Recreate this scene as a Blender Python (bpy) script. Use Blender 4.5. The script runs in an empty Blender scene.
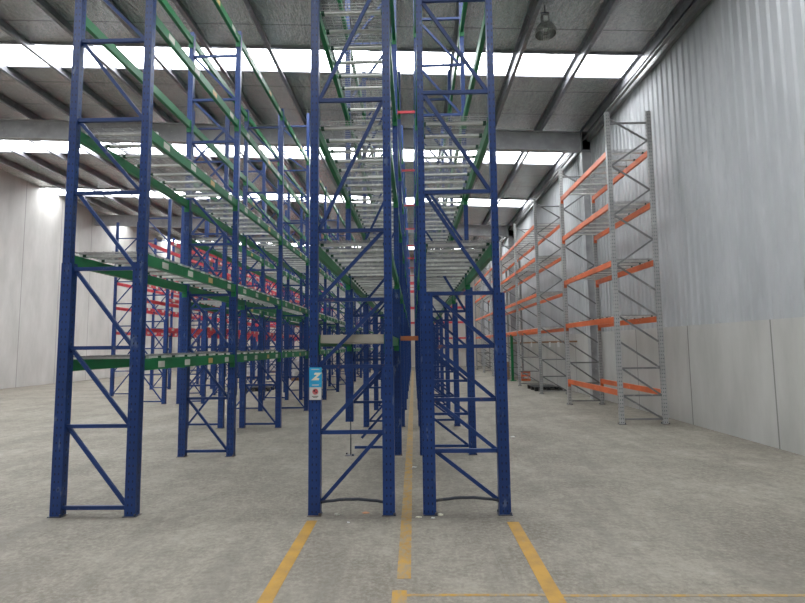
import bpy, math, random
from mathutils import Matrix, Vector
random.seed(7)
sc = bpy.context.scene
col = sc.collection

# ------------------------------------------------------------------ camera, world, exposure
CAM_H = 1.65
cam_d = bpy.data.cameras.new('camera')
cam_d.sensor_width = 36.0
cam_d.lens = 500.0 / 805.0 * 36.0
cam_d.clip_end = 200
cam = bpy.data.objects.new('camera', cam_d)
col.objects.link(cam)
rgt = Vector((0.99966599, 0.02290344, -0.01197265))
dwn = Vector((-0.01395888, 0.08862634, -0.99596713))
fwd = Vector((-0.02174998, 0.99580159, 0.08891645))
cam.matrix_world = Matrix(((rgt.x, -dwn.x, -fwd.x, 0), (rgt.y, -dwn.y, -fwd.y, 0), (rgt.z, -dwn.z, -fwd.z, CAM_H), (0, 0, 0, 1)))
sc.camera = cam

world = bpy.data.worlds.new('world')
sc.world = world
world.use_nodes = True
wn = world.node_tree
bg = wn.nodes['Background']
sky = wn.nodes.new('ShaderNodeTexSky')
sky.sky_type = 'HOSEK_WILKIE'
sky.turbidity = 8
hs = wn.nodes.new('ShaderNodeHueSaturation')
hs.inputs['Saturation'].default_value = 0.25
wn.links.new(sky.outputs[0], hs.inputs['Color'])
wn.links.new(hs.outputs[0], bg.inputs[0])
bg.inputs[1].default_value = 0.75
SKYLIGHT = 16.0
sc.view_settings.view_transform = 'Standard'
sc.view_settings.look = 'None'
sc.view_settings.gamma = 1
sc.view_settings.use_curve_mapping = False
sc.view_settings.exposure = 0.16

# ------------------------------------------------------------------ materials
def new_mat(name):
    m = bpy.data.materials.new(name)
    m.use_nodes = True
    return m, m.node_tree, m.node_tree.nodes['Principled BSDF']

def N(nt, kind, **kw):
    n = nt.nodes.new(kind)
    for k, v in kw.items():
        setattr(n, k, v)
    return n

def math_n(nt, op, a, b=None, c=None):
    n = nt.nodes.new('ShaderNodeMath'); n.operation = op
    for i, v in enumerate((a, b, c)):
        if v is None: continue
        if isinstance(v, (int, float)): n.inputs[i].default_value = v
        else: nt.links.new(v, n.inputs[i])
    return n.outputs[0]

def ramp(nt, fac, a, b):
    r = nt.nodes.new('ShaderNodeMapRange')
    r.inputs[1].default_value = a; r.inputs[2].default_value = b
    nt.links.new(fac, r.inputs[0])
    return r.outputs[0]

def mixc(nt, fac, a, b):
    n = nt.nodes.new('ShaderNodeMix'); n.data_type = 'RGBA'
    if isinstance(fac, (int, float)): n.inputs[0].default_value = fac
    else: nt.links.new(fac, n.inputs[0])
    for i, v in ((6, a), (7, b)):
        if isinstance(v, tuple): n.inputs[i].default_value = (*v, 1)
        else: nt.links.new(v, n.inputs[i])
    return n.outputs[2]

def noise(nt, vec, scale, detail=4, rough=0.6):
    n = nt.nodes.new('ShaderNodeTexNoise')
    n.inputs['Scale'].default_value = scale; n.inputs['Detail'].default_value = detail
    n.inputs['Roughness'].default_value = rough
    if vec is not None: nt.links.new(vec, n.inputs['Vector'])
    return n.outputs[0]

def paint(name, colr, wear=(0.2, 0.2, 0.22), amount=0.62, rough=0.45, metal=0.0, scale=9, spec=0.5):
    m, nt, b = new_mat(name)
    tc = nt.nodes.new('ShaderNodeTexCoord')
    oi = nt.nodes.new('ShaderNodeNewGeometry')
    n1 = noise(nt, oi.outputs['Position'], scale)
    f = ramp(nt, n1, amount, amount + 0.12)
    n2 = noise(nt, oi.outputs['Position'], 1.7, 2)
    dark = tuple(c * 0.72 for c in colr)
    base = mixc(nt, ramp(nt, n2, 0.35, 0.65), dark, colr)
    c = mixc(nt, f, base, wear)
    nt.links.new(c, b.inputs['Base Color'])
    b.inputs['Roughness'].default_value = rough
    b.inputs['Metallic'].default_value = metal
    b.inputs['Specular IOR Level'].default_value = spec
    return m

def post_mat(name, colr, wear):
    """painted upright steel with the two columns of slots of a rack post"""
    m, nt, b = new_mat(name)
    tc = nt.nodes.new('ShaderNodeTexCoord')
    sx = nt.nodes.new('ShaderNodeSeparateXYZ'); nt.links.new(tc.outputs['Object'], sx.inputs[0])
    nx = nt.nodes.new('ShaderNodeSeparateXYZ'); nt.links.new(tc.outputs['Normal'], nx.inputs[0])
    zc = math_n(nt, 'LESS_THAN', math_n(nt, 'ABSOLUTE', math_n(nt, 'SUBTRACT', math_n(nt, 'MODULO', sx.outputs[2], 0.076), 0.038)), 0.011)
    xc = math_n(nt, 'LESS_THAN', math_n(nt, 'ABSOLUTE', math_n(nt, 'SUBTRACT', math_n(nt, 'ABSOLUTE', sx.outputs[0]), 0.02)), 0.006)
    yc = math_n(nt, 'LESS_THAN', math_n(nt, 'ABSOLUTE', sx.outputs[1]), 0.008)
    ny = math_n(nt, 'GREATER_THAN', math_n(nt, 'ABSOLUTE', nx.outputs[1]), 0.5)
    nxx = math_n(nt, 'GREATER_THAN', math_n(nt, 'ABSOLUTE', nx.outputs[0]), 0.5)
    hole = math_n(nt, 'MULTIPLY', zc, math_n(nt, 'ADD', math_n(nt, 'MULTIPLY', xc, ny), math_n(nt, 'MULTIPLY', yc, nxx)))
    g = nt.nodes.new('ShaderNodeNewGeometry')
    st = N(nt, 'ShaderNodeMapping'); st.inputs['Scale'].default_value = (1, 1, 0.35)
    nt.links.new(g.outputs['Position'], st.inputs[0])
    f = ramp(nt, noise(nt, st.outputs[0], 14), 0.62, 0.72)
    n2 = noise(nt, g.outputs['Position'], 1.3, 2)
    base = mixc(nt, ramp(nt, n2, 0.35, 0.65), tuple(c * 0.75 for c in colr), colr)
    c = mixc(nt, f, base, wear)
    c = mixc(nt, hole, c, (0.010, 0.018, 0.05))
    nt.links.new(c, b.inputs['Base Color'])
    b.inputs['Roughness'].default_value = 0.36
    b.inputs['Specular IOR Level'].default_value = 0.35
    return m

BLUE = (0.016, 0.048, 0.185)
M = {}
M['post'] = post_mat('blue_post_paint', BLUE, (0.10, 0.14, 0.24))
M['blue'] = paint('blue_brace_paint', (0.016, 0.045, 0.165), (0.12, 0.13, 0.19), 0.66, spec=0.35)
M['blue_worn'] = paint('blue_worn_paint', (0.016, 0.042, 0.15), (0.16, 0.08, 0.08), 0.6, spec=0.35)
M['dark_bar'] = paint('dark_scuffed_steel', (0.035, 0.04, 0.06), (0.10, 0.09, 0.08), 0.55)
M['green'] = paint('green_beam_paint', (0.008, 0.17, 0.055), (0.06, 0.26, 0.13), 0.68)
M['green_dark'] = paint('dark_green_hook', (0.008, 0.06, 0.03), (0.02, 0.08, 0.04), 0.66)
M['red'] = paint('red_paint', (0.55, 0.04, 0.055), (0.55, 0.2, 0.2), 0.58)
M['orange'] = paint('orange_beam_paint', (0.75, 0.16, 0.05), (0.75, 0.35, 0.22), 0.62)
M['rust_orange'] = paint('weathered_orange_paint', (0.45, 0.15, 0.06), (0.3, 0.15, 0.1), 0.55)
M['galv'] = paint('galvanised_steel', (0.70, 0.70, 0.67), (0.82, 0.82, 0.78), 0.55, 0.4, 0.15)
M['wire'] = paint('galvanised_wire', (0.34, 0.34, 0.33), (0.5, 0.5, 0.48), 0.55, 0.4, 0.5)
M['galv_post'] = post_mat('galvanised_post', (0.36, 0.36, 0.35), (0.45, 0.45, 0.44))
M['brace_grey'] = paint('dull_grey_brace', (0.20, 0.20, 0.20), (0.3, 0.3, 0.3), 0.6, 0.5, 0.2)
M['plate'] = paint('base_plate_steel', (0.06, 0.07, 0.10), (0.16, 0.12, 0.10), 0.5)
M['label'] = paint('cream_label', (0.62, 0.62, 0.55), (0.5, 0.5, 0.42), 0.6)
M['label_orange'] = paint('amber_label', (0.65, 0.42, 0.16), (0.5, 0.35, 0.2), 0.6)
M['white'] = paint('white_plastic', (0.72, 0.72, 0.70), (0.6, 0.6, 0.58), 0.62)
M['sign_blue'] = paint('sky_blue_sign', (0.035, 0.45, 0.80), (0.05, 0.5, 0.82), 0.6)
M['cream'] = paint('cream_print', (0.92, 0.88, 0.70), (0.8, 0.78, 0.66), 0.7)
M['black'] = paint('black_plastic', (0.012, 0.012, 0.014), (0.03, 0.03, 0.03), 0.6)
M['board'] = paint('pale_deck_board', (0.46, 0.43, 0.36), (0.36, 0.32, 0.26), 0.55, 0.7)
M['wood'] = paint('brown_timber', (0.30, 0.16, 0.08), (0.24, 0.14, 0.09), 0.55, 0.7)
M['card'] = paint('brown_cardboard', (0.36, 0.23, 0.14), (0.3, 0.2, 0.13), 0.55, 0.8)
M['wrap'] = paint('pale_wrapped_goods', (0.50, 0.48, 0.48), (0.62, 0.6, 0.6), 0.5, 0.4, 0, 4)
M['purlin'] = paint('purlin_steel', (0.24, 0.24, 0.26), (0.30, 0.30, 0.32), 0.55, 0.4, 0.3)
M['rafter'] = paint('grey_rafter_paint', (0.40, 0.40, 0.41), (0.44, 0.44, 0.44), 0.6, 0.5)
M['alu'] = paint('spun_aluminium', (0.5, 0.5, 0.48), (0.6, 0.6, 0.58), 0.6, 0.25, 0.9)
M['leaf'] = paint('dry_leaf', (0.50, 0.24, 0.13), (0.4, 0.2, 0.1), 0.6, 0.8)
M['gutter'] = paint('eaves_steel', (0.22, 0.22, 0.22), (0.3, 0.3, 0.3), 0.6)

def yellow_line_mat(name, worn):
    m, nt, b = new_mat(name)
    g = nt.nodes.new('ShaderNodeNewGeometry')
    mp = N(nt, 'ShaderNodeMapping'); mp.inputs['Scale'].default_value = (1, 0.6, 1)
    nt.links.new(g.outputs['Position'], mp.inputs[0])
    f = ramp(nt, noise(nt, mp.outputs[0], 16, 6, 0.7), worn, worn + 0.22)
    base = mixc(nt, ramp(nt, noise(nt, g.outputs['Position'], 5), 0.4, 0.7), (0.39, 0.215, 0.028), (0.26, 0.15, 0.035))
    nt.links.new(mixc(nt, f, base, (0.23, 0.195, 0.14)), b.inputs['Base Color'])
    b.inputs['Roughness'].default_value = 0.65
    return m
M['yellow'] = yellow_line_mat('yellow_floor_paint', 0.58)
M['yellow_worn'] = yellow_line_mat('worn_yellow_floor_paint', 0.41)

def floor_mat():
    m, nt, b = new_mat('concrete_floor')
    g = nt.nodes.new('ShaderNodeNewGeometry')
    P = g.outputs['Position']
    s = nt.nodes.new('ShaderNodeSeparateXYZ'); nt.links.new(P, s.inputs[0])
    big = ramp(nt, noise(nt, P, 0.8, 6, 0.7), 0.36, 0.64)
    fine = ramp(nt, noise(nt, P, 7, 9, 0.78), 0.36, 0.64)
    mp = N(nt, 'ShaderNodeMapping'); mp.inputs['Scale'].default_value = (2.2, 0.28, 1)
    nt.links.new(P, mp.inputs[0])
    streak = ramp(nt, noise(nt, mp.outputs[0], 1.6, 4), 0.5, 0.72)
    c = mixc(nt, big, (0.14, 0.123, 0.097), (0.285, 0.26, 0.215))
    c = mixc(nt, math_n(nt, 'MULTIPLY', fine, 0.6), c, (0.135, 0.123, 0.102))
    c = mixc(nt, math_n(nt, 'MULTIPLY', ramp(nt, noise(nt, P, 26, 6, 0.75), 0.45, 0.6), 0.45), c, (0.33, 0.305, 0.26))
    c = mixc(nt, math_n(nt, 'MULTIPLY', streak, 0.5), c, (0.15, 0.137, 0.115))
    mp2 = N(nt, 'ShaderNodeMapping'); mp2.inputs['Scale'].default_value = (1.4, 0.5, 1); mp2.inputs['Rotation'].default_value = (0, 0, 0.7)
    nt.links.new(P, mp2.inputs[0])
    c = mixc(nt, math_n(nt, 'MULTIPLY', ramp(nt, noise(nt, mp2.outputs[0], 0.9, 7, 0.72), 0.52, 0.66), 0.45), c, (0.15, 0.137, 0.115))
    scr = ramp(nt, noise(nt, P, 38, 3, 0.8), 0.68, 0.74)
    c = mixc(nt, math_n(nt, 'MULTIPLY', scr, 0.45), c, (0.12, 0.11, 0.10))
    # saw cut joints across and along the hall
    wob = math_n(nt, 'MULTIPLY', math_n(nt, 'SUBTRACT', noise(nt, P, 3, 3), 0.5), 0.03)
    def joint(coord, at, half):
        return math_n(nt, 'LESS_THAN', math_n(nt, 'ABSOLUTE', math_n(nt, 'SUBTRACT', coord, at)), half)
    j = joint(s.outputs[1], 17.39, 0.035)
    for y0 in (23.9, 30.4):
        j = math_n(nt, 'MAXIMUM', j, math_n(nt, 'MULTIPLY', joint(math_n(nt, 'ADD', s.outputs[1], wob), y0, 0.008), 0.8))
    seg_ = math_n(nt, 'MULTIPLY', math_n(nt, 'LESS_THAN', s.outputs[1], 6.2), math_n(nt, 'GREATER_THAN', s.outputs[1], 3.7))
    j = math_n(nt, 'MAXIMUM', j, math_n(nt, 'MULTIPLY', math_n(nt, 'MULTIPLY', joint(math_n(nt, 'ADD', s.outputs[0], wob), 0.62, 0.003), 0.35), seg_))
    inr = math_n(nt, 'LESS_THAN', math_n(nt, 'ABSOLUTE', s.outputs[0]), 1.0)
    j = math_n(nt, 'MAXIMUM', j, math_n(nt, 'MULTIPLY', math_n(nt, 'MULTIPLY', joint(math_n(nt, 'ADD', s.outputs[1], wob), 4.99, 0.007), 0.5), inr))
    c = mixc(nt, math_n(nt, 'MULTIPLY', j, 0.75), c, (0.09, 0.085, 0.075))
    # dirty band where the first frames stand on the slab
    d = math_n(nt, 'MULTIPLY', ramp(nt, math_n(nt, 'ABSOLUTE', math_n(nt, 'SUBTRACT', s.outputs[1], 5.08)), 0.12, 0.0), ramp(nt, math_n(nt, 'ABSOLUTE', math_n(nt, 'SUBTRACT', s.outputs[0], -0.05)), 1.15, 0.9))
    d = math_n(nt, 'MULTIPLY', d, ramp(nt, noise(nt, P, 12, 5), 0.35, 0.6))
    c = mixc(nt, math_n(nt, 'MULTIPLY', d, 0.6), c, (0.13, 0.115, 0.10))
    nt.links.new(c, b.inputs['Base Color'])
    nt.links.new(ramp(nt, fine, -2.2, 1.4), b.inputs['Roughness'])
    b.inputs['Specular IOR Level'].default_value = 0.35
    bp = nt.nodes.new('ShaderNodeBump'); bp.inputs['Strength'].default_value = 0.25; bp.inputs['Distance'].default_value = 0.01
    nt.links.new(noise(nt, P, 22, 6), bp.inputs['Height']); nt.links.new(bp.outputs[0], b.inputs['Normal'])
    return m
M['floor'] = floor_mat()

def foil_mat():
    m, nt, b = new_mat('roof_foil_insulation')
    g = nt.nodes.new('ShaderNodeNewGeometry'); P = g.outputs['Position']
    s = nt.nodes.new('ShaderNodeSeparateXYZ'); nt.links.new(P, s.inputs[0])
    mp = N(nt, 'ShaderNodeMapping'); mp.inputs['Scale'].default_value = (2.5, 1, 1); mp.inputs['Rotation'].default_value = (0, 0, 0.5)
    nt.links.new(P, mp.inputs[0])
    n1 = noise(nt, mp.outputs[0], 4.0, 5, 0.68)
    c = mixc(nt, ramp(nt, noise(nt, P, 0.5, 2), 0.35, 0.65), (0.62, 0.67, 0.64), (0.80, 0.78, 0.76))
    c = mixc(nt, ramp(nt, n1, 0.48, 0.68), c, (0.88, 0.88, 0.86))  # pale streaks put the glints of crinkled foil into the colour
    n3 = noise(nt, mp.outputs[0], 11, 4, 0.7)
    c = mixc(nt, math_n(nt, 'MULTIPLY', ramp(nt, n3, 0.52, 0.66), 0.6), c, (0.26, 0.27, 0.27))  # dark flecks painted in as the shading of the foil wrinkles
    seam = math_n(nt, 'LESS_THAN', math_n(nt, 'ABSOLUTE', math_n(nt, 'SUBTRACT', math_n(nt, 'MODULO', math_n(nt, 'ADD', s.outputs[1], 40.0), 1.35), 0.6)), 0.018)
    c = mixc(nt, math_n(nt, 'MULTIPLY', seam, 0.6), c, (0.13, 0.13, 0.13))
    nt.links.new(c, b.inputs['Base Color'])
    b.inputs['Metallic'].default_value = 0.9; b.inputs['Roughness'].default_value = 0.24
    bp = nt.nodes.new('ShaderNodeBump'); bp.inputs['Strength'].default_value = 1.0; bp.inputs['Distance'].default_value = 0.12
    nt.links.new(n1, bp.inputs['Height']); nt.links.new(bp.outputs[0], b.inputs['Normal'])
    return m
M['foil'] = foil_mat()

def wall_mat(name, c1, c2, joint_x=None, axis=1):
    m, nt, b = new_mat(name)
    g = nt.nodes.new('ShaderNodeNewGeometry'); P = g.outputs['Position']
    s = nt.nodes.new('ShaderNodeSeparateXYZ'); nt.links.new(P, s.inputs[0])
    mp = N(nt, 'ShaderNodeMapping'); mp.inputs['Scale'].default_value = (1, 1, 0.3)
    nt.links.new(P, mp.inputs[0])
    c = mixc(nt, ramp(nt, noise(nt, mp.outputs[0], 1.6, 5), 0.35, 0.7), c1, c2)
    if joint_x:
        j = math_n(nt, 'LESS_THAN', math_n(nt, 'MODULO', math_n(nt, 'ADD', s.outputs[axis], 40.0), joint_x), 0.03)
        c = mixc(nt, math_n(nt, 'MULTIPLY', j, 0.7), c, (0.12, 0.12, 0.11))
    nt.links.new(c, b.inputs['Base Color'])
    b.inputs['Roughness'].default_value = 0.75
    return m
M['precast'] = wall_mat('precast_concrete', (0.42, 0.41, 0.385), (0.52, 0.51, 0.485), 2.4, 1)
M['precast_end'] = wall_mat('cream_concrete', (0.46, 0.42, 0.37), (0.54, 0.50, 0.45), 3.0, 0)
M['sheet'] = wall_mat('grey_wall_sheet', (0.38, 0.39, 0.40), (0.47, 0.48, 0.49))

m, nt, b = new_mat('translucent_roof_sheet')
b.inputs['Base Color'].default_value = (0.9, 0.9, 0.9, 1)
b.inputs['Emission Color'].default_value = (0.94, 0.97, 1.0, 1)
b.inputs['Emission Strength'].default_value = SKYLIGHT
M['skylight'] = m

# ------------------------------------------------------------------ mesh helpers
class MB:
    def __init__(s): s.v, s.f = [], []
    def box(s, x0, x1, y0, y1, z0, z1):
        n = len(s.v)
        s.v += [(x0, y0, z0), (x1, y0, z0), (x1, y1, z0), (x0, y1, z0), (x0, y0, z1), (x1, y0, z1), (x1, y1, z1), (x0, y1, z1)]
        s.f += [tuple(n + i for i in q) for q in ((0, 3, 2, 1), (4, 5, 6, 7), (0, 1, 5, 4), (1, 2, 6, 5), (2, 3, 7, 6), (3, 0, 4, 7))]
        return s
    def bar(s, a, b, w, h, up=(0, 1, 0)):
        a, b = Vector(a), Vector(b); d = (b - a).normalized(); u = Vector(up)
        sd = d.cross(u).normalized(); u = sd.cross(d).normalized()
        n = len(s.v)
        for p in (a, b):
            for (i, j) in ((-1, -1), (1, -1), (1, 1), (-1, 1)):
                s.v.append(tuple(p + sd * (i * w / 2) + u * (j * h / 2)))
        s.f += [tuple(n + i for i in q) for q in ((0, 1, 2, 3), (7, 6, 5, 4), (0, 4, 5, 1), (1, 5, 6, 2), (2, 6, 7, 3), (3, 7, 4, 0))]
        return s
    def tube(s, pts, r, k=8):
        pts = [Vector(p) for p in pts]; n0 = len(s.v)
        for i, p in enumerate(pts):
            d = (pts[min(i + 1, len(pts) - 1)] - pts[max(i - 1, 0)]).normalized()
            ref = Vector((0, 0, 1)) if abs(d.z) < 0.9 else Vector((0, 1, 0))
            a = d.cross(ref).normalized(); b = d.cross(a)
            for j in range(k):
                t = 2 * math.pi * j / k
                s.v.append(tuple(p + a * (r * math.cos(t)) + b * (r * math.sin(t))))
        for i in range(len(pts) - 1):
            for j in range(k):
                a0 = n0 + i * k + j; a1 = n0 + i * k + (j + 1) % k
                s.f.append((a0, a1, a1 + k, a0 + k))
        s.f.append(tuple(n0 + j for j in reversed(range(k))))
        s.f.append(tuple(n0 + (len(pts) - 1) * k + j for j in range(k)))
        return s
    def prism(s, outline, z0, z1):
        n = len(s.v); k = len(outline)
        s.v += [(x, y, z0) for x, y in outline] + [(x, y, z1) for x, y in outline]
        for i in range(k):
            j = (i + 1) % k
            s.f.append((n + i, n + j, n + k + j, n + k + i))
        s.f.append(tuple(n + i for i in reversed(range(k)))); s.f.append(tuple(n + k + i for i in range(k)))
        return s
    def lathe(s, prof, k=28, c=(0, 0, 0)):
        n = len(s.v)
        for r, z in prof:
            for j in range(k):
                t = 2 * math.pi * j / k
                s.v.append((c[0] + r * math.cos(t), c[1] + r * math.sin(t), c[2] + z))
        for i in range(len(prof) - 1):
            for j in range(k):
                a0 = n + i * k + j; a1 = n + i * k + (j + 1) % k
                s.f.append((a0, a1, a1 + k, a0 + k))
        return s
    def add(s, me, dx, dy, dz):
        n = len(s.v)
        s.v += [(x + dx, y + dy, z + dz) for x, y, z in me.v]
        s.f += [tuple(n + i for i in q) for q in me.f]
        return s
    def mesh(s, name, m):
        me = bpy.data.meshes.new(name); me.from_pydata(s.v, [], s.f); me.update()
        me.materials.append(M[m] if isinstance(m, str) else m)
        return me
    def build(s, name, m, parent=None, loc=(0, 0, 0)):
        return put(name, s.mesh(name, m), parent, loc)

def put(name, me, parent=None, loc=(0, 0, 0)):
    o = bpy.data.objects.new(name, me); col.objects.link(o)
    o.location = loc
    if parent is not None: o.parent = parent
    return o
def empty(name, loc):
    o = bpy.data.objects.new(name, None); col.objects.link(o); o.location = loc
    o.empty_display_size = 0.1
    return o
def tag(o, label=None, cat=None, group=None, kind=None):
    if label: o['label'] = label
    if cat: o['category'] = cat
    if group: o['group'] = group
    if cat and not kind: kind = 'thing'
    if kind: o['kind'] = kind
    return o
def structure(name, mb, m):
    return tag(mb.build(name, m), kind='structure')
_cache = {}
def cached(key, fn):
    if key not in _cache: _cache[key] = fn()
    return _cache[key]
ORD = ['first', 'second', 'third', 'fourth', 'fifth', 'sixth', 'seventh', 'eighth', 'ninth', 'tenth', 'eleventh', 'twelfth', 'thirteenth', 'fourteenth', 'fifteenth']

# ------------------------------------------------------------------ shell
XW, XL, YB, YF = 5.62, -18.0, 40.7, -6.0
def roof_z(x): return 8.55 - 0.045 * (x - 4.0)
structure('floor', MB().box(XL, XW, YF, YB, -0.15, 0.0), 'floor')
SKY = [(-1.1, 0.0), (5.1, 6.25), (11.42, 12.42), (17.42, 18.6), (23.25, 24.45), (29.2, 30.4), (35.1, 36.3)]
mb = MB()
def roof_strip(mb, y0, y1, dz0=0.0, dz1=0.12, x0=XL, x1=XW):
    n = len(mb.v)
    for x in (x0, x1):
        for y in (y0, y1):
            for dz in (dz0, dz1):
                mb.v.append((x, y, roof_z(x) + dz))
    mb.f += [tuple(n + i for i in q) for q in ((0, 2, 6, 4), (1, 5, 7, 3), (0, 4, 5, 1), (2, 3, 7, 6), (0, 1, 3, 2), (4, 6, 7, 5))]
y = YF
for a, bb in SKY:
    roof_strip(mb, y, a); y = bb
roof_strip(mb, y, YB)
structure('ceiling', mb, 'foil')
for i, (a, bb) in enumerate(SKY):
    mb = MB(); roof_strip(mb, a, bb, 0.04, 0.07)
    structure('window_%d' % (i + 1), mb, 'skylight')
# skylight edge trims
mb = MB()
for a, bb in SKY:
    roof_strip(mb, a - 0.07, a, -0.05, 0.0); roof_strip(mb, bb, bb + 0.05, -0.04, 0.0)
structure('trim_1', mb, 'purlin')
# purlins along the hall
px_ = 5.5; k = 0
mb = MB()
while px_ > XL + 0.5:
    z = roof_z(px_)
    mb.box(px_ - 0.006, px_ + 0.006, YF, YB, z - 0.23, z - 0.001)
    mb.box(px_ - 0.006, px_ + 0.085, YF, YB, z - 0.237, z - 0.23)
    mb.box(px_ + 0.079, px_ + 0.085, YF, YB, z - 0.23, z - 0.21)
    mb.box(px_ - 0.085, px_ + 0.006, YF, YB, z - 0.015, z - 0.001)
    px_ -= 1.475
structure('trim_2', mb, 'purlin')
# portal rafters and columns
for i, yy in enumerate((3.1, 15.3, 27.5, 39.7)):
    mb = MB()
    def seg(x0, x1, y0, y1, d0, d1):
        n = len(mb.v)
        for x in (x0, x1):
            for yv in (y0, y1):
                for d in (d0, d1):
                    mb.v.append((x, yv, roof_z(x) + d))
        mb.f.extend(tuple(n + i for i in q) for q in ((0, 2, 6, 4), (1, 5, 7, 3), (0, 4, 5, 1), (2, 3, 7, 6), (0, 1, 3, 2), (4, 6, 7, 5)))
    seg(XL, XW - 0.02, yy - 0.01, yy + 0.01, -0.83, -0.24)
    seg(XL, XW - 0.02, yy - 0.11, yy + 0.11, -0.255, -0.238)
    seg(XL, XW - 0.02, yy - 0.11, yy + 0.11, -0.85, -0.83)
    mb.box(XW - 0.30, XW - 0.01, yy - 0.01, yy + 0.01, 0, roof_z(XW) - 0.24)
    mb.box(XW - 0.32, XW - 0.30, yy - 0.11, yy + 0.11, 0, roof_z(XW) - 0.24)
    structure('trim_%d' % (3 + i), mb, 'rafter')
# eaves beam and gutter along the right wall
structure('trim_7', MB().box(XW - 0.12, XW - 0.02, YF, YB, 7.95, 8.14).box(XW - 0.25, XW - 0.17, YF, YB, 8.0, 8.04), 'gutter')
# right wall: precast below, ribbed sheet above
structure('wall_right', MB().box(XW, XW + 0.15, YF, YB, 0, 2.0), 'precast')
mb = MB()
n = 0
yy = YF
pts = []
while yy < YB:
    pts += [(XW + 0.03, yy), (XW + 0.03, yy + 0.12), (XW - 0.0, yy + 0.15), (XW - 0.0, yy + 0.19)]
    yy += 0.22
for i in range(len(pts) - 1):
    n = len(mb.v)
    (xa, ya), (xb, yb) = pts[i], pts[i + 1]
    mb.v += [(xa, ya, 2.0), (xb, yb, 2.0), (xb, yb, 8.6), (xa, ya, 8.6)]
    mb.f.append((n, n + 3, n + 2, n + 1))
mb.box(XW + 0.06, XW + 0.15, YF, YB, 2.0, 8.6)
structure('wall_right_upper', mb, 'sheet')
structure('wall_back', MB().box(XL, XW + 0.15, YB, YB + 0.15, 0, 9.7), 'precast_end')
structure('wall_left', MB().box(XL - 0.15, XL, YF, YB + 0.15, 0, 9.7), 'precast')
# behind the camera: wall above an unseen opening, added to let sky light in
structure('wall_front', MB().box(XL, XW, YF - 0.15, YF, 5.0, 9.7).box(XL, -9, YF - 0.15, YF, 0, 5), 'precast')

# ------------------------------------------------------------------ floor markings
def flat(name, m, x0, x1, y0, y1, label):
    o = MB().box(x0, x1, y0, y1, 0.0, 0.002).build(name, m); tag(o, kind='structure'); o['label'] = label
    return o
flat('floor_marking', 'yellow', -1.045, -0.945, -1.0, 4.92, 'yellow floor line leading to the front post of the centre-left row')
flat('floor_marking', 'yellow', 0.845, 0.955, -1.0, 4.86, 'yellow floor line leading to the outer front post of the centre-right row')
flat('floor_marking', 'yellow_worn', -0.145, -0.045, 3.72, 34.0, 'worn yellow line running back between the two centre rows')
flat('floor_marking', 'yellow_worn', -0.17, -0.07, -1.0, 3.55, 'worn yellow line in the foreground left of centre')
flat('floor_marking', 'yellow_worn', -0.07, 0.845, 3.47, 3.50, 'thin broken yellow line crossing the foreground floor')
flat('floor_marking', 'yellow_worn', 0.955, 2.6, 3.46, 3.49, 'thin broken yellow line right of the right-hand yellow line')

# ------------------------------------------------------------------ rack frames
def post_mesh(w, d, z0, z1, mat):
    """open C section; local origin is the post's centre line at floor level"""
    def mk():
        t = 0.006; lip = w * 0.3; a, c = w / 2, d / 2
        # opening faces the rear (+Y)
        out = [(-a, -c), (a, -c), (a, c), (a - lip, c), (a - lip, c - t), (a - t, c - t), (a - t, -c + t), (-a + t, -c + t), (-a + t, c - t), (-a + lip, c - t), (-a + lip, c), (-a, c)]
        mb = MB(); n = 0; k = len(out)
        mb.v += [(x, y, z0) for x, y in out] + [(x, y, z1) for x, y in out]
        for i in range(k):
            j = (i + 1) % k
            mb.f.append((i, j, k + j, k + i))
        for base, rev in ((0, True), (k, False)):
            for q in ((0, 1, 6, 7), (1, 2, 5, 6), (2, 3, 4, 5), (11, 0, 7, 8), (10, 11, 8, 9)):
                q = tuple(base + i for i in q)
                mb.f.append(tuple(reversed(q)) if rev else q)
        return mb.mesh('post', mat)
    return cached(('post', w, d, z0, z1, mat), mk)

def plate_mesh(mat='plate'):
    return cached(('plate', mat), lambda: MB().box(-0.070, 0.070, -0.055, 0.055, 0, 0.008).lathe([(0.0, 0.03), (0.012, 0.03), (0.012, 0.008)], 6, (0.054, -0.045, 0)).lathe([(0.0, 0.03), (0.012, 0.03), (0.012, 0.008)], 6, (-0.054, 0.045, 0)).mesh('base_plate', mat))

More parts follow.
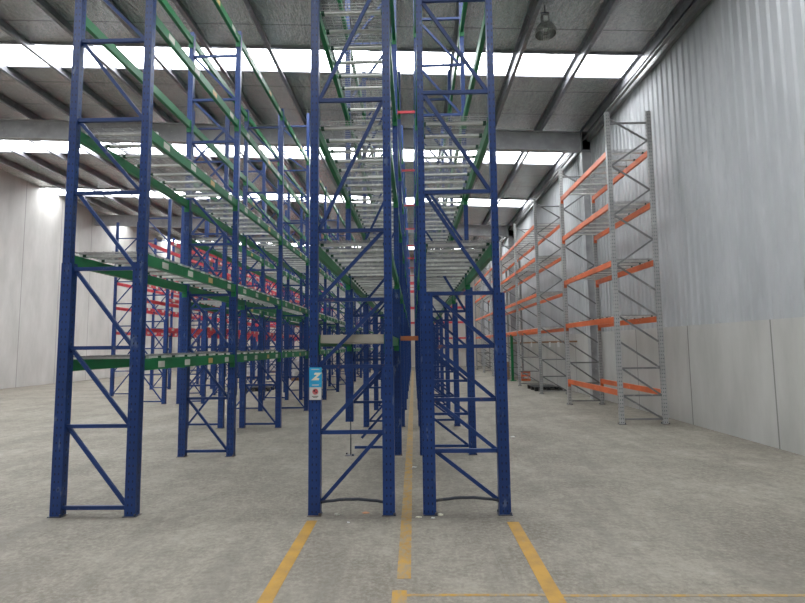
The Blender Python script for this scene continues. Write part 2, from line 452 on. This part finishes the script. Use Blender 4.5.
def frame(x0, x1, y, top, horiz, diags, label, group, sleeve=0.0, detail=2, name='rack_upright_frame', pm='post', bm='blue', pw=0.08, sw=0.115, bent=False, damaged=False, lean=0.0, cat='rack frame', sdx=None, rsw=None):
    """x0, x1 are the outer faces of the two posts; y the centre line"""
    cw = sw
    if sdx is None: sdx = ((sw - pw) / 2, -(sw - pw) / 2)
    t = empty(name, ((x0 + x1) / 2, y, 0)); tag(t, label, cat, group)
    W = (x1 - x0) / 2
    cxs = (-W + pw / 2, W - pw / 2)
    if detail == 0:
        mb = MB()
        for c in cxs: mb.box(c - pw / 2, c + pw / 2, -0.035, 0.035, 0, top)
        for h in horiz: mb.box(cxs[0], cxs[1], -0.012, 0.012, h - 0.018, h + 0.018)
        for a, b_ in diags: mb.bar((cxs[0], 0, a), (cxs[1], 0, b_), 0.035, 0.02)
        bpy.data.objects.remove(t)
        o = mb.build(name, bm, None, ((x0 + x1) / 2, y, 0))
        return tag(o, label, cat, group)
    for i, c in enumerate(cxs):
        zb = 0.008
        if damaged and i == 0: zb = 0.51
        p = put('post', post_mesh(pw, 0.07, zb, top, pm), t, (c, 0, 0))
        if sleeve:
            s_ = put('post_sleeve', post_mesh(cw, 0.088, zb, sleeve, pm), p, (sdx[i], 0, 0))
        pl = put('base_plate', plate_mesh(), p, (sdx[i] if sleeve else 0, 0, 0))
        if damaged and i == 0:
            MB().tube([(0.028, 0, 0.008), (0.03, 0, 0.3), (0.028, 0, 0.56)], 0.008, 6).build('anchor_rod', 'dark_bar', p)
    ia, ib = cxs[0] + pw / 2 - 0.002, cxs[1] - pw / 2 + 0.002
    if sleeve: ja, jb = cxs[0] + sdx[0] + cw / 2 - 0.002, cxs[1] + sdx[1] - cw / 2 + 0.002
    else: ja, jb = ia, ib
    def hs_(h): return (ja, jb) if (sleeve and h < sleeve) else (ia, ib)
    if detail == 1:
        mb = MB()
        for h in horiz:
            a, c = hs_(h); mb.box(a, c, -0.013, 0.013, h - 0.018, h + 0.018)
        for z1, z2 in diags:
            a, c = hs_(min(z1, z2)); mb.bar((a, 0, z1), (c, 0, z2), 0.036, 0.024)
        mb.build('bracing', bm, t)
        return t
    for i, h in enumerate(horiz):
        a, c = hs_(h)
        if i == 0 and bent:
            pts = [(a + (c - a) * s / 10, 0, h + 0.028 * math.sin(math.pi * s / 10) + 0.002 * math.sin(s * 2.3)) for s in range(11)]
            MB().tube(pts, 0.015, 8).build('bent_brace', 'dark_bar', t)['label'] = 'dark bent horizontal brace near the floor'
            continue
        if damaged and i == 0: a = cxs[0] + 0.09
        MB().box(a, c, -0.016, 0.016, h - 0.019, h + 0.019).build('horizontal_brace', 'blue_worn' if (bent and i in (2, 3, 4)) else bm, t)
    for z1, z2 in diags:
        a, c = hs_(min(z1, z2))
        yo = 0.012
        if damaged and min(z1, z2) < 0.2:
            f = 0.2; z1 = z1 + (z2 - z1) * f; a = a + (c - a) * f
        MB().bar((a, yo, z1), (c, yo, z2), 0.036, 0.026).build('diagonal_brace', bm, t)
    return t

def beam_proto(L, mat, h=0.11, w=0.05, conn=True):
    def mk():
        mb = MB()
        # stepped box section running along Y
        mb.box(-w / 2, w / 2, 0.006, L - 0.006, -h, 0.0)
        mb.box(-w / 2, w / 2 - 0.015, 0.006, L - 0.006, 0.0, 0.012)
        return mb.mesh('beam', mat)
    return cached(('beam', round(L, 3), mat, h, w), mk)
def conn_mesh(mat):
    return cached(('conn', mat), lambda: MB().box(-0.038, 0.038, -0.0, 0.006, -0.185, 0.011).box(0.032, 0.038, -0.03, 0.006, -0.185, 0.011).mesh('connector', mat))
BEAMS = []   # (distance, args)
def want_beam(x, y0, y1, z, mat, label, group, labels=0, along='y'):
    d = math.hypot(x * 0.6 if along == 'y' else 0, (y0 + y1) / 2 if along == 'y' else y0)
    BEAMS.append((d, x, y0, y1, z, mat, label, group, labels, along))

def make_beams():
    names = {'green': 'green_beam', 'red': 'red_beam', 'orange': 'orange_beam'}
    for mat in ('green', 'red', 'orange'):
        lst = sorted([b_ for b_ in BEAMS if b_[5] == mat], key=lambda q: q[0])
        rest = MB()
        for i, (d, x, y0, y1, z, _, label, group, nl, along) in enumerate(lst):
            if i >= 290:
                rest.box(x - 0.025, x + 0.025, y0, y1, z - 0.11, z)
                continue
            L = y1 - y0 if along == 'y' else y1 - y0
            if d < 15.5 and along == 'y':
                t = empty(names[mat], (x, y0, z)); tag(t, label, 'beam', group)
                put('beam', beam_proto(L, mat), t)
                c1 = put('connector', conn_mesh(mat), t, (0, 0, 0))
                c2 = put('connector', conn_mesh(mat), t, (0, L, 0)); c2.rotation_euler[2] = math.pi
                if nl:
                    for q in range(nl):
                        yy = L * (q + 0.6) / nl + random.uniform(-0.05, 0.05)
                        mm = 'label_orange' if (q == nl // 2 and nl > 3) else 'label'
                        lm = cached(('lab', mm), lambda: MB().box(0.0, 0.002, -0.07, 0.07, -0.09, -0.02).mesh('location_label', mm))
                        put('location_label', lm, t, (0.0252, yy, 0))
            else:
                if along == 'y':
                    def mk():
                        m2 = MB().box(-0.025, 0.025, 0.0, L, -0.11, 0.0)
                        return m2.mesh('beam', mat)
                    me = cached(('fb', round(L, 3), mat), mk)
                    t = put(names[mat], me, None, (x, y0, z))
                    if nl and d < 30:
                        for q in range(nl):
                            put('location_label', cached('fl', lambda: MB().box(0, 0.002, -0.08, 0.08, -0.09, -0.015).mesh('location_label', 'label')), t, (0.0252, L * (q + 0.6) / nl, 0))
                else:
                    me = cached(('fbx', round(L, 3), mat), lambda: MB().box(0.0, L, -0.025, 0.025, -0.12, 0.0).mesh('beam', mat))
                    t = put(names[mat], me, None, (y0, x, z))
                tag(t, label, 'beam', group)
        if rest.v:
            tag(rest.build('distant_%s_beams' % mat, mat), '%s beams of the farthest left rows, seen small between the posts' % mat, 'beams', kind='stuff')

# decks ---------------------------------------------------------------
def two_mat(mb, nw):
    me = mb.mesh('wire_deck', 'wire'); me.materials.append(M['galv'])
    me.polygons.foreach_set('material_index', [0 if i < nw else 1 for i in range(len(mb.f))])
    return me
def deck_parts(w, L):
    def mk():
        wires = MB()
        y_ = 0.03
        while y_ < L - 0.01:
            wires.box(-w / 2, w / 2, y_ - 0.0028, y_ + 0.0028, 0.036, 0.042); y_ += 0.05
        x_ = -w / 2 + 0.04
        while x_ < w / 2:
            wires.box(x_ - 0.003, x_ + 0.003, 0.01, L - 0.01, 0.042, 0.048); x_ += 0.1
        bars = []
        nb = 4
        for i in range(nb):
            y0 = L * (i + 0.5) / nb
            bars.append(y0)
        b_ = MB().box(-w / 2, w / 2, -0.022, 0.022, 0.012, 0.036)
        hk = MB().box(-0.018, 0.018, -0.026, 0.026, 0.0115, 0.04)
        allm = MB().add(wires, 0, 0, 0)
        for y0 in bars: allm.add(b_, 0, y0, 0)
        return wires.mesh('wire_grid', 'wire'), b_.mesh('support_bar', 'galv'), bars, two_mat(allm, len(wires.f)), hk.mesh('end_hook', 'green_dark')
    return cached(('deck', round(w, 3), round(L, 3)), mk)
DECKS = []
def want_deck(xc, w, y0, L, z, label, group):
    DECKS.append((math.hypot(xc * 0.6, y0 + L / 2), xc, w, y0, L, z, label, group))
def make_decks():
    rest = MB()
    for i, (d, xc, w, y0, L, z, label, group) in enumerate(sorted(DECKS, key=lambda q: q[0])):
        if i >= 300:
            for k_ in range(4):
                y_ = y0 + L * (k_ + .5) / 4
                rest.box(xc - w / 2, xc + w / 2, y_ - 0.017, y_ + 0.017, z + 0.0, z + 0.036)
            for k_ in range(12):
                y_ = y0 + L * (k_ + .5) / 12
                rest.box(xc - w / 2, xc + w / 2, y_ - 0.004, y_ + 0.004, z + 0.036, z + 0.044)
            continue
        g, b_, bars, al, hk = deck_parts(w, L)
        if d < 12.5:
            t = empty('wire_deck', (xc, y0, z)); tag(t, label, 'rack deck', group)
            put('wire_grid', g, t)
            for yb in bars:
                sb = put('support_bar', b_, t, (0, yb, 0))
                for sx in (-1, 1): put('end_hook', hk, sb, (sx * (w / 2 - 0.055), 0, 0))
        else:
            tag(put('wire_deck', al, None, (xc, y0, z)), label, 'rack deck', group)
    if rest.v:
        tag(rest.build('distant_wire_decks', 'galv'), 'wire decks of the farthest left rows, seen small between the posts', 'rack decks', kind='stuff')

P = 2.7
YS = [5.09 + P * i for i in range(13)]
def zig(h, up_right=True):
    return [(a, b_) if up_right else (b_, a) for a, b_ in zip(h[:-1], h[1:])]
def row(rowname, x0, x1, ys, levels, deck_levels, horiz, up_right, top, sides, beam_mat='green', labels=0, sleeve=2.55, sleeve0=None, tops=None, first_bent=False, damaged=None, sl_w=0.105, pw=0.08, sdx=None, ndeck=2):
    """x0, x1: outer faces of the upper posts; sides: names of the low-x and high-x sides"""
    bx0, bx1 = x0 + pw / 2, x1 - pw / 2
    for i, y in enumerate(ys):
        det = 2 if y < 16.5 and x1 > -5 else (1 if y < 27 else 0)
        tp = tops.get(i, top) if tops else top
        hz2 = [h for h in horiz if h < tp - 0.02]
        lab = '%s blue steel upright frame from the front, %s' % (ORD[i], rowname)
        if damaged == i: lab = '%s blue frame from the front with a cut-off post, %s' % (ORD[i], rowname)
        frame(x0, x1, y, tp, hz2, zig(hz2, up_right), lab, 'blue upright frames of the ' + rowname,
              sleeve=(sleeve0 if (i == 0 and sleeve0) else sleeve), detail=det, sw=sl_w, pw=pw,
              bent=(first_bent and i == 0), damaged=(damaged == i), sdx=sdx)
    for i in range(len(ys) - 1):
        y0, y1 = ys[i] + 0.042, ys[i + 1] - 0.042
        for li, z in enumerate(levels):
            for sx, xx in ((sides[0], bx0), (sides[1], bx1)):
                want_beam(xx, y0, y1, z, beam_mat,
                          '%s %s beam, %s level up, %s bay back, %s' % (beam_mat, sx, ORD[li], ORD[i], rowname),
                          '%s beams of the %s' % (beam_mat, rowname), labels if sx == sides[1] else 0)
            if z in deck_levels:
                L = (y1 - y0) / ndeck
                for k_ in range(ndeck):
                    want_deck((bx0 + bx1) / 2, bx1 - bx0 + 0.02, y0 + k_ * L, L, z,
                              'galvanised wire deck, %s half, %s bay back, %s level up, %s' % (('near', 'far')[k_], ORD[i], ORD[li], rowname),
                              'wire decks of the ' + rowname)

HB = [0.12, 0.80, 1.45, 2.13, 2.85, 4.26, 5.67, 6.6, 7.5]
HC = [0.13, 0.61, 1.11, 1.64, 2.18, 3.24, 4.32, 5.36, 6.2, 7.0]
HA = [0.08, 0.88, 1.67, 2.49, 3.30, 4.10, 4.99, 5.7, 6.45, 7.0, 7.7]
LB = [2.72, 4.02, 5.36, 6.74]
RB, RC = 'centre row with the sign', 'centre row without a sign'
row(RB, -1.057, -0.216, YS, LB, LB[:3], HB, True, 7.65, ('aisle-side', 'gap-side'), sleeve0=1.45, first_bent=True, damaged=1, sl_w=0.118, pw=0.082, sdx=(0.014, -0.010))
row(RC, 0.068, 0.882, YS, [2.70, 4.045, 5.28, 6.85], [2.70, 4.045], HC, False, 7.65, ('gap-side', 'outer-side'), sleeve0=2.18, first_bent=True, sl_w=0.112, pw=0.066, sdx=(0.038, 0.018))
LA = [1.54, 2.64, 4.01, 5.33, 6.77]
row('labelled row across the aisle', -3.64, -2.78, YS, LA, LA[:3], HA, False, 6.86, ('rear', 'aisle-side'), labels=4, tops={3: 8.05}, sl_w=0.11)
row('row backing the labelled row', -4.84, -3.98, YS[2:], [1.54, 2.64, 4.01, 5.33], [1.54, 2.64, 4.01], HA, True, 6.86, ('front', 'rear'), labels=4, sl_w=0.11)
YS3 = [15.1 + P * i for i in range(9)]
L3 = [2.3, 3.2, 4.1, 5.0]
row('nearer red-beamed row', -7.16, -6.3, YS3, L3, [], HA, True, 6.3, ('rear', 'front'), beam_mat='red', labels=5, sl_w=0.11)
row('middle red-beamed row', -8.35, -7.5, YS3, L3, [], HA, False, 6.3, ('front', 'rear'), beam_mat='red', labels=5, sl_w=0.11)
row('outermost red-beamed row', -10.85, -10.0, YS3[1:], L3, [], HA, True, 6.3, ('rear', 'front'), beam_mat='red', labels=5, sl_w=0.11)

# lowest level of the first centre-left bay: two beams and a solid board
for sx, xx in (('aisle', -1.0), ('gap', -0.27)):
    want_beam(xx, YS[0] + 0.05, YS[1] - 0.05, 1.765, 'green', 'low green beam at eye height on the %s side, beside the pale board' % sx, 'low beams beside the pale board')
tag(MB().box(-0.972, -0.298, 5.16, 7.68, 1.69, 1.775).build('deck_board', 'board'), 'pale solid deck board at eye height behind the post with the sign', 'board')

# right hand run with orange beams
HD = [0.1, 0.58, 1.14, 1.68, 2.22, 2.76, 3.3, 3.84, 4.38, 4.92, 5.46, 6.0, 6.5]
def dframe(y, top, label, det):
    diags = [((a, b_) if (i % 2 and a > 3.2) else (b_, a)) for i, (a, b_) in enumerate(zip(HD[1:-1], HD[2:]))] + [(0.58, 0.1)]
    frame(4.2, 5.18, y, top, [0.1, 0.58, 1.14, 6.4], diags, label, 'galvanised frames along the right wall', detail=det, pm='galv_post', bm='brace_grey', pw=0.095)
YD = [17.05 + 3.45 * i for i in range(6)]
for i, y in enumerate(YD):
    dframe(y, 6.65, '%s grey galvanised frame from the front, long orange-beamed run by the wall' % ORD[i], 1)
YN = [10.55, 14.0]
dframe(YN[0], 6.65, 'grey galvanised frame at the front of the short orange-beamed run by the wall', 1)
dframe(YN[1], 6.65, 'grey galvanised frame just before the gap between the orange-beamed wall runs', 1)
LD = [2.2, 3.4, 4.65, 5.8]
for (ys, rn, lv) in ((YD, 'long orange run', LD), (YN, 'short orange run', [0.68] + LD)):
    for i in range(len(ys) - 1):
        y0, y1 = ys[i] + 0.042, ys[i + 1] - 0.042
        for li, z in enumerate(lv):
            for sx, xx in (('aisle', 4.2475), ('wall', 5.1325)):
                want_beam(xx, y0, y1, z, 'orange', 'orange %s-side beam, %s level up, %s bay back, %s' % (sx, ORD[li], ORD[i], rn), 'orange beams by the right wall', 0)
            if z > 1:
                L = (y1 - y0) / 2
                for k_ in range(2):
                    want_deck(4.69, 0.90, y0 + k_ * L, L, z, 'galvanised wire deck, %s half, %s bay back, %s level up, %s' % (('near', 'far')[k_], ORD[i], ORD[li], rn), 'wire decks by the right wall')

# red beamed rack across the end wall
XE = [4.1 - 2.75 * i for i in range(7)]
for i, x in enumerate(XE):
    mb = MB()
    for yy in (-0.42, 0.42): mb.box(-0.045, 0.045, yy - 0.035, yy + 0.035, 0, 6.9)
    for h in [0.15 + 0.8 * k_ for k_ in range(9)]: mb.box(-0.012, 0.012, -0.42, 0.42, h, h + 0.035)
    tag(mb.build('rack_upright_frame', 'blue', None, (x, 38.9, 0)), '%s blue upright frame from the right in the rack across the end wall' % ORD[i], 'rack frame', 'frames of the end wall rack')
for i in range(len(XE) - 1):
    for li, z in enumerate((2.28, 3.5, 4.65, 5.95, 6.6)):
        for sd, yy in (('front', 38.48), ('rear', 39.32)):
            want_beam(yy, XE[i + 1] + 0.045, XE[i] - 0.045, z, 'red', 'red beam, %s side, %s level up, %s bay from the right, end wall rack' % (sd, ORD[li], ORD[i]), 'red beams of the end wall rack', along='x')
make_beams()
make_decks()

# row spacers in the flue between the two centre rows
for i in range(1, 12):
    y = YS[i]
    tag(MB().box(-0.213, 0.083, -0.012, 0.012, -0.02, 0.02).box(-0.213, -0.207, -0.03, 0.03, -0.035, 0.035).box(0.077, 0.083, -0.03, 0.03, -0.035, 0.035).build('row_spacer', 'red', None, (0, y, 5.42)),
        'red row spacer high up joining the %s frames of the two centre rows' % ORD[i], 'rack spacer', 'red spacers between the centre rows')
tag(MB().box(-0.213, 0.083, -0.012, 0.012, -0.035, 0.035).box(-0.213, -0.207, -0.03, 0.03, -0.045, 0.045).box(0.077, 0.083, -0.03, 0.03, -0.045, 0.045).build('row_spacer', 'rust_orange', None, (0, YS[1], 1.77)),
    'weathered orange row spacer at eye height between the two centre rows', 'rack spacer')

# ------------------------------------------------------------------ sign on the front left post
t = empty('aisle_sign', (-0.992, 5.04, 1.122)); tag(t, 'sky blue aisle sign with a cream letter Z over a white notice on front post', 'sign')
MB().box(-0.062, 0.062, -0.006, 0.0, 0.13, 0.325).build('blue_panel', 'sign_blue', t)
wp = MB().box(-0.060, 0.060, -0.006, 0.0, 0.005, 0.128).build('white_panel', 'white', t)
def text(body, size, mat, parent, loc, ext=0.001, shear=0.0, name='letter'):
    cu = bpy.data.curves.new(name, 'FONT'); cu.body = body; cu.size = size; cu.extrude = ext; cu.shear = shear
    cu.align_x = 'CENTER'; cu.align_y = 'CENTER'; cu.offset = size * 0.07
    tmp = bpy.data.objects.new(name, cu); col.objects.link(tmp)
    bpy.context.view_layer.update()
    me = bpy.data.meshes.new_from_object(tmp)
    bpy.data.objects.remove(tmp)
    me.materials.clear(); me.materials.append(M[mat])
    o = put(name, me, parent, loc); o.rotation_euler = (math.pi / 2, 0, 0)
    return o
text('Z', 0.092, 'cream', t, (0.002, -0.0065, 0.232), 0.001, 0.35)
MB().box(-0.032, 0.034, -0.007, -0.006, 0.146, 0.156).build('caption', 'white', t)
MB().box(-0.042, 0.04, -0.007, -0.006, 0.302, 0.310).build('header', 'label', t)
lm = MB()
n = 20
lm.v = [(0.030 * math.cos(2 * math.pi * i / n), -0.0075, 0.085 + 0.030 * math.sin(2 * math.pi * i / n)) for i in range(n)] + [(0.030 * math.cos(2 * math.pi * i / n), -0.006, 0.085 + 0.030 * math.sin(2 * math.pi * i / n)) for i in range(n)]
lm.f = [tuple(range(n)), tuple(reversed(range(n, 2 * n)))] + [(i, i + n, (i + 1) % n + n, (i + 1) % n) for i in range(n)]
lm.build('round_emblem', 'red', t)
MB().box(-0.018, -0.004, -0.0082, -0.0076, 0.085, 0.105).box(0.004, 0.016, -0.0082, -0.0076, 0.07, 0.082).build('emblem_mark', 'black', t)
MB().box(-0.034, 0.03, -0.007, -0.006, 0.036, 0.043).box(-0.022, 0.02, -0.007, -0.006, 0.025, 0.031).build('small_print', 'dark_bar', t)

# ------------------------------------------------------------------ high bay lamp under the roof
LX, LY = 2.79, 9.8
zt = roof_z(LX)
t = empty('high_bay_lamp', (LX, LY, zt - 0.62)); tag(t, 'unlit grey high bay lamp hanging from the roof at upper right', 'lamp')
MB().lathe([(0.215, 0.0), (0.214, 0.04), (0.20, 0.11), (0.168, 0.18), (0.115, 0.23), (0.06, 0.25), (0.058, 0.245), (0.11, 0.222), (0.161, 0.173), (0.193, 0.105), (0.207, 0.04), (0.208, 0.0), (0.215, 0.0)], 36).build('reflector', 'alu', t)
MB().lathe([(0.0, 0.07), (0.03, 0.07), (0.045, 0.13), (0.045, 0.2), (0.02, 0.245), (0.0, 0.245)], 20).build('bulb', 'white', t)
MB().box(-0.075, 0.075, -0.06, 0.06, 0.25, 0.42).build('gear_box', 'alu', t)
MB().box(-0.045, 0.045, -0.063, -0.0605, 0.27, 0.37).box(-0.012, 0.012, -0.066, -0.063, 0.31, 0.33).build('rating_label', 'white', t)
MB().box(-0.09, 0.09, -0.012, 0.012, 0.46, 0.48).box(-0.01, 0.01, -0.01, 0.01, 0.42, 0.618).build('hanger', 'dark_bar', t)

# ------------------------------------------------------------------ things on the floor
def pallet(x, y, w, l, mat, label, n=1, grp=None, z=0.0):
    mb = MB()
    for i in range(int(w / 0.13)):
        xx = -w / 2 + i * 0.13 + 0.01
        mb.box(xx, xx + 0.1, -l / 2, l / 2, 0.12, 0.145)
    for yy in (-l / 2, -0.05, l / 2 - 0.1):
        mb.box(-w / 2, w / 2, yy, yy + 0.1, 0.095, 0.12)
        for xx in (-w / 2, -0.06, w / 2 - 0.12): mb.box(xx, xx + 0.12, yy, yy + 0.1, 0.022, 0.095)
        mb.box(-w / 2, w / 2, yy, yy + 0.1, 0.0, 0.022)
    return tag(mb.build('pallet', mat, None, (x, y, z)), label, 'pallet', grp)
pallet(4.76, 18.65, 0.98, 1.2, 'black', 'black plastic pallet on the floor under the orange racking')
pallet(-6.0, 19.7, 1.0, 1.2, 'black', 'black pallet on the floor seen through the left racks')
t = empty('stored_post', (4.53, 23.3, 0)); tag(t, 'dark green steel post standing upright by the right wall racks', 'post')
MB().box(-0.075, -0.02, -0.04, 0.04, 0, 2.15).box(-0.02, 0.045, -0.03, 0.03, 0, 2.05).build('shaft', 'green', t)
MB().box(-0.13, 0.13, -0.12, 0.12, 0, 0.03).build('foot', 'green', t)
mb = MB()
for (a, c) in ((0, 0.07), (0.2, 0.26), (0.36, 0.44)): mb.box(-0.2, 0.2, -0.2, -0.17, a, c).box(-0.2, 0.2, 0.17, 0.2, a, c).box(0.17, 0.2, -0.17, 0.17, a, c).box(-0.2, -0.17, -0.17, 0.17, a, c)
for sx in (-0.2, 0.17):
    for sy in (-0.2, 0.17): mb.box(sx, sx + 0.03, sy, sy + 0.03, 0, 0.44)
tag(mb.build('slatted_crate', 'orange', None, (5.1, 23.4, 0)), 'small orange slatted crate on the floor against the right wall', 'crate')
def carton(x, y, w, d, h, z, label, mat='card', grp=None):
    t = empty('carton', (x, y, z)); tag(t, label, 'box', grp)
    MB().box(-w / 2, w / 2, -d / 2, d / 2, 0, h).build('box_body', mat, t)
    MB().box(-w / 2 - 0.001, w / 2 + 0.001, -0.03, 0.03, h, h + 0.002).box(-0.03, 0.03, -d / 2 - 0.002, -d / 2, h * 0.75, h).build('tape', 'label', t)
carton(4.42, 24.9, 0.42, 0.5, 0.45, 0, 'brown carton on the floor behind the green post, lower of two')
carton(4.44, 24.9, 0.38, 0.46, 0.38, 0.4525, 'brown carton behind the green post, upper of two')
# timber rail with white tags along the wall side posts
t = empty('timber_rail', (5.22, 17.1, 1.74)); tag(t, 'long brown timber rail with hanging white tags behind the orange racking', 'rail')
MB().box(0, 0.06, 0, 11.4, -0.035, 0.035).build('rail', 'wood', t)
for k_ in (1.15, 2.3, 3.9, 5.3, 7.1):
    MB().box(-0.004, 0.0, -0.13, 0.13, -0.19, 0.0).build('white_tag', 'white', t, (0, k_, 0))
for k_ in (0.3, 10.9): MB().box(0.06, 0.40, k_, k_ + 0.04, -0.03, 0.03).build('bracket', 'wood', t)

# wrapped goods far behind the left rows
def load(x, y, w, d, h, label, mat='wrap'):
    pallet(x, y, w, d, 'wood', 'brown pallet under the ' + label)
    t = empty('wrapped_load', (x, y, 0.145)); tag(t, label, 'wrapped load')
    mb = MB(); n = 4
    for i in range(n):
        o = 0.012 * (i % 2)
        mb.box(-w / 2 + 0.02 + o, w / 2 - 0.02 - o, -d / 2 + 0.02, d / 2 - 0.02, h * i / n, h * (i + 1) / n - 0.012)
    mb.build('stacked_cartons', mat, t)
    MB().box(-w / 2 + 0.005, w / 2 - 0.005, -d / 2 + 0.005, -d / 2 + 0.012, h * 0.3, h * 0.42).box(-w / 2 + 0.1, -w / 2 + 0.13, -d / 2 + 0.004, -d / 2 + 0.02, 0, h).build('strap', 'white', t)
load(-8.9, 27.6, 1.1, 1.1, 1.05, 'pale wrapped load at far left, left of the others')
load(-5.6, 25.6, 1.1, 1.1, 0.95, 'pale wrapped load in the aisle behind the second left row')
load(-9.2, 33.5, 1.1, 1.1, 1.2, 'pale wrapped load farthest back at the left')

# litter near the feet of the first frames
def scrap(x, y, s, mat, label, name='paper_scrap', grp=None, cat='litter'):
    n = 7; mb = MB()
    ring = [(s * (0.6 + 0.5 * random.random()) * math.cos(2 * math.pi * i / n), s * 0.6 * (0.6 + 0.5 * random.random()) * math.sin(2 * math.pi * i / n)) for i in range(n)]
    mb.v = [(a, c, 0.001) for a, c in ring] + [(a * 0.9, c * 0.9, 0.004 + s * 0.35 * random.random()) for a, c in ring]
    mb.f = [tuple(reversed(range(n))), tuple(range(n, 2 * n))] + [(i, (i + 1) % n, (i + 1) % n + n, i + n) for i in range(n)]
    tag(mb.build(name, mat, None, (x, y, 0)), label, cat, grp)
scrap(-0.50, 5.13, 0.045, 'leaf', 'curled orange brown leaf on the floor inside the first centre-left frame', 'dry_leaf')
scrap(-0.64, 4.86, 0.018, 'white', 'small white scrap on the floor in front of the centre-left frame')
scrap(-0.78, 5.08, 0.03, 'label', 'pale scrap beside the foot of the post with the sign')
scrap(0.02, 5.0, 0.035, 'cream', 'cream scrap left of the foot of the centre-right row')
scrap(0.16, 4.97, 0.02, 'white', 'white scrap just in front of the centre-right row foot')
scrap(0.24, 5.06, 0.035, 'cream', 'cream scrap right of the inner foot of the centre-right row')
scrap(-0.02, 7.0, 0.045, 'white', 'white scrap lying beside the yellow line between the rows')
scrap(1.75, 9.2, 0.04, 'white', 'white scrap alone on the open floor at the right')
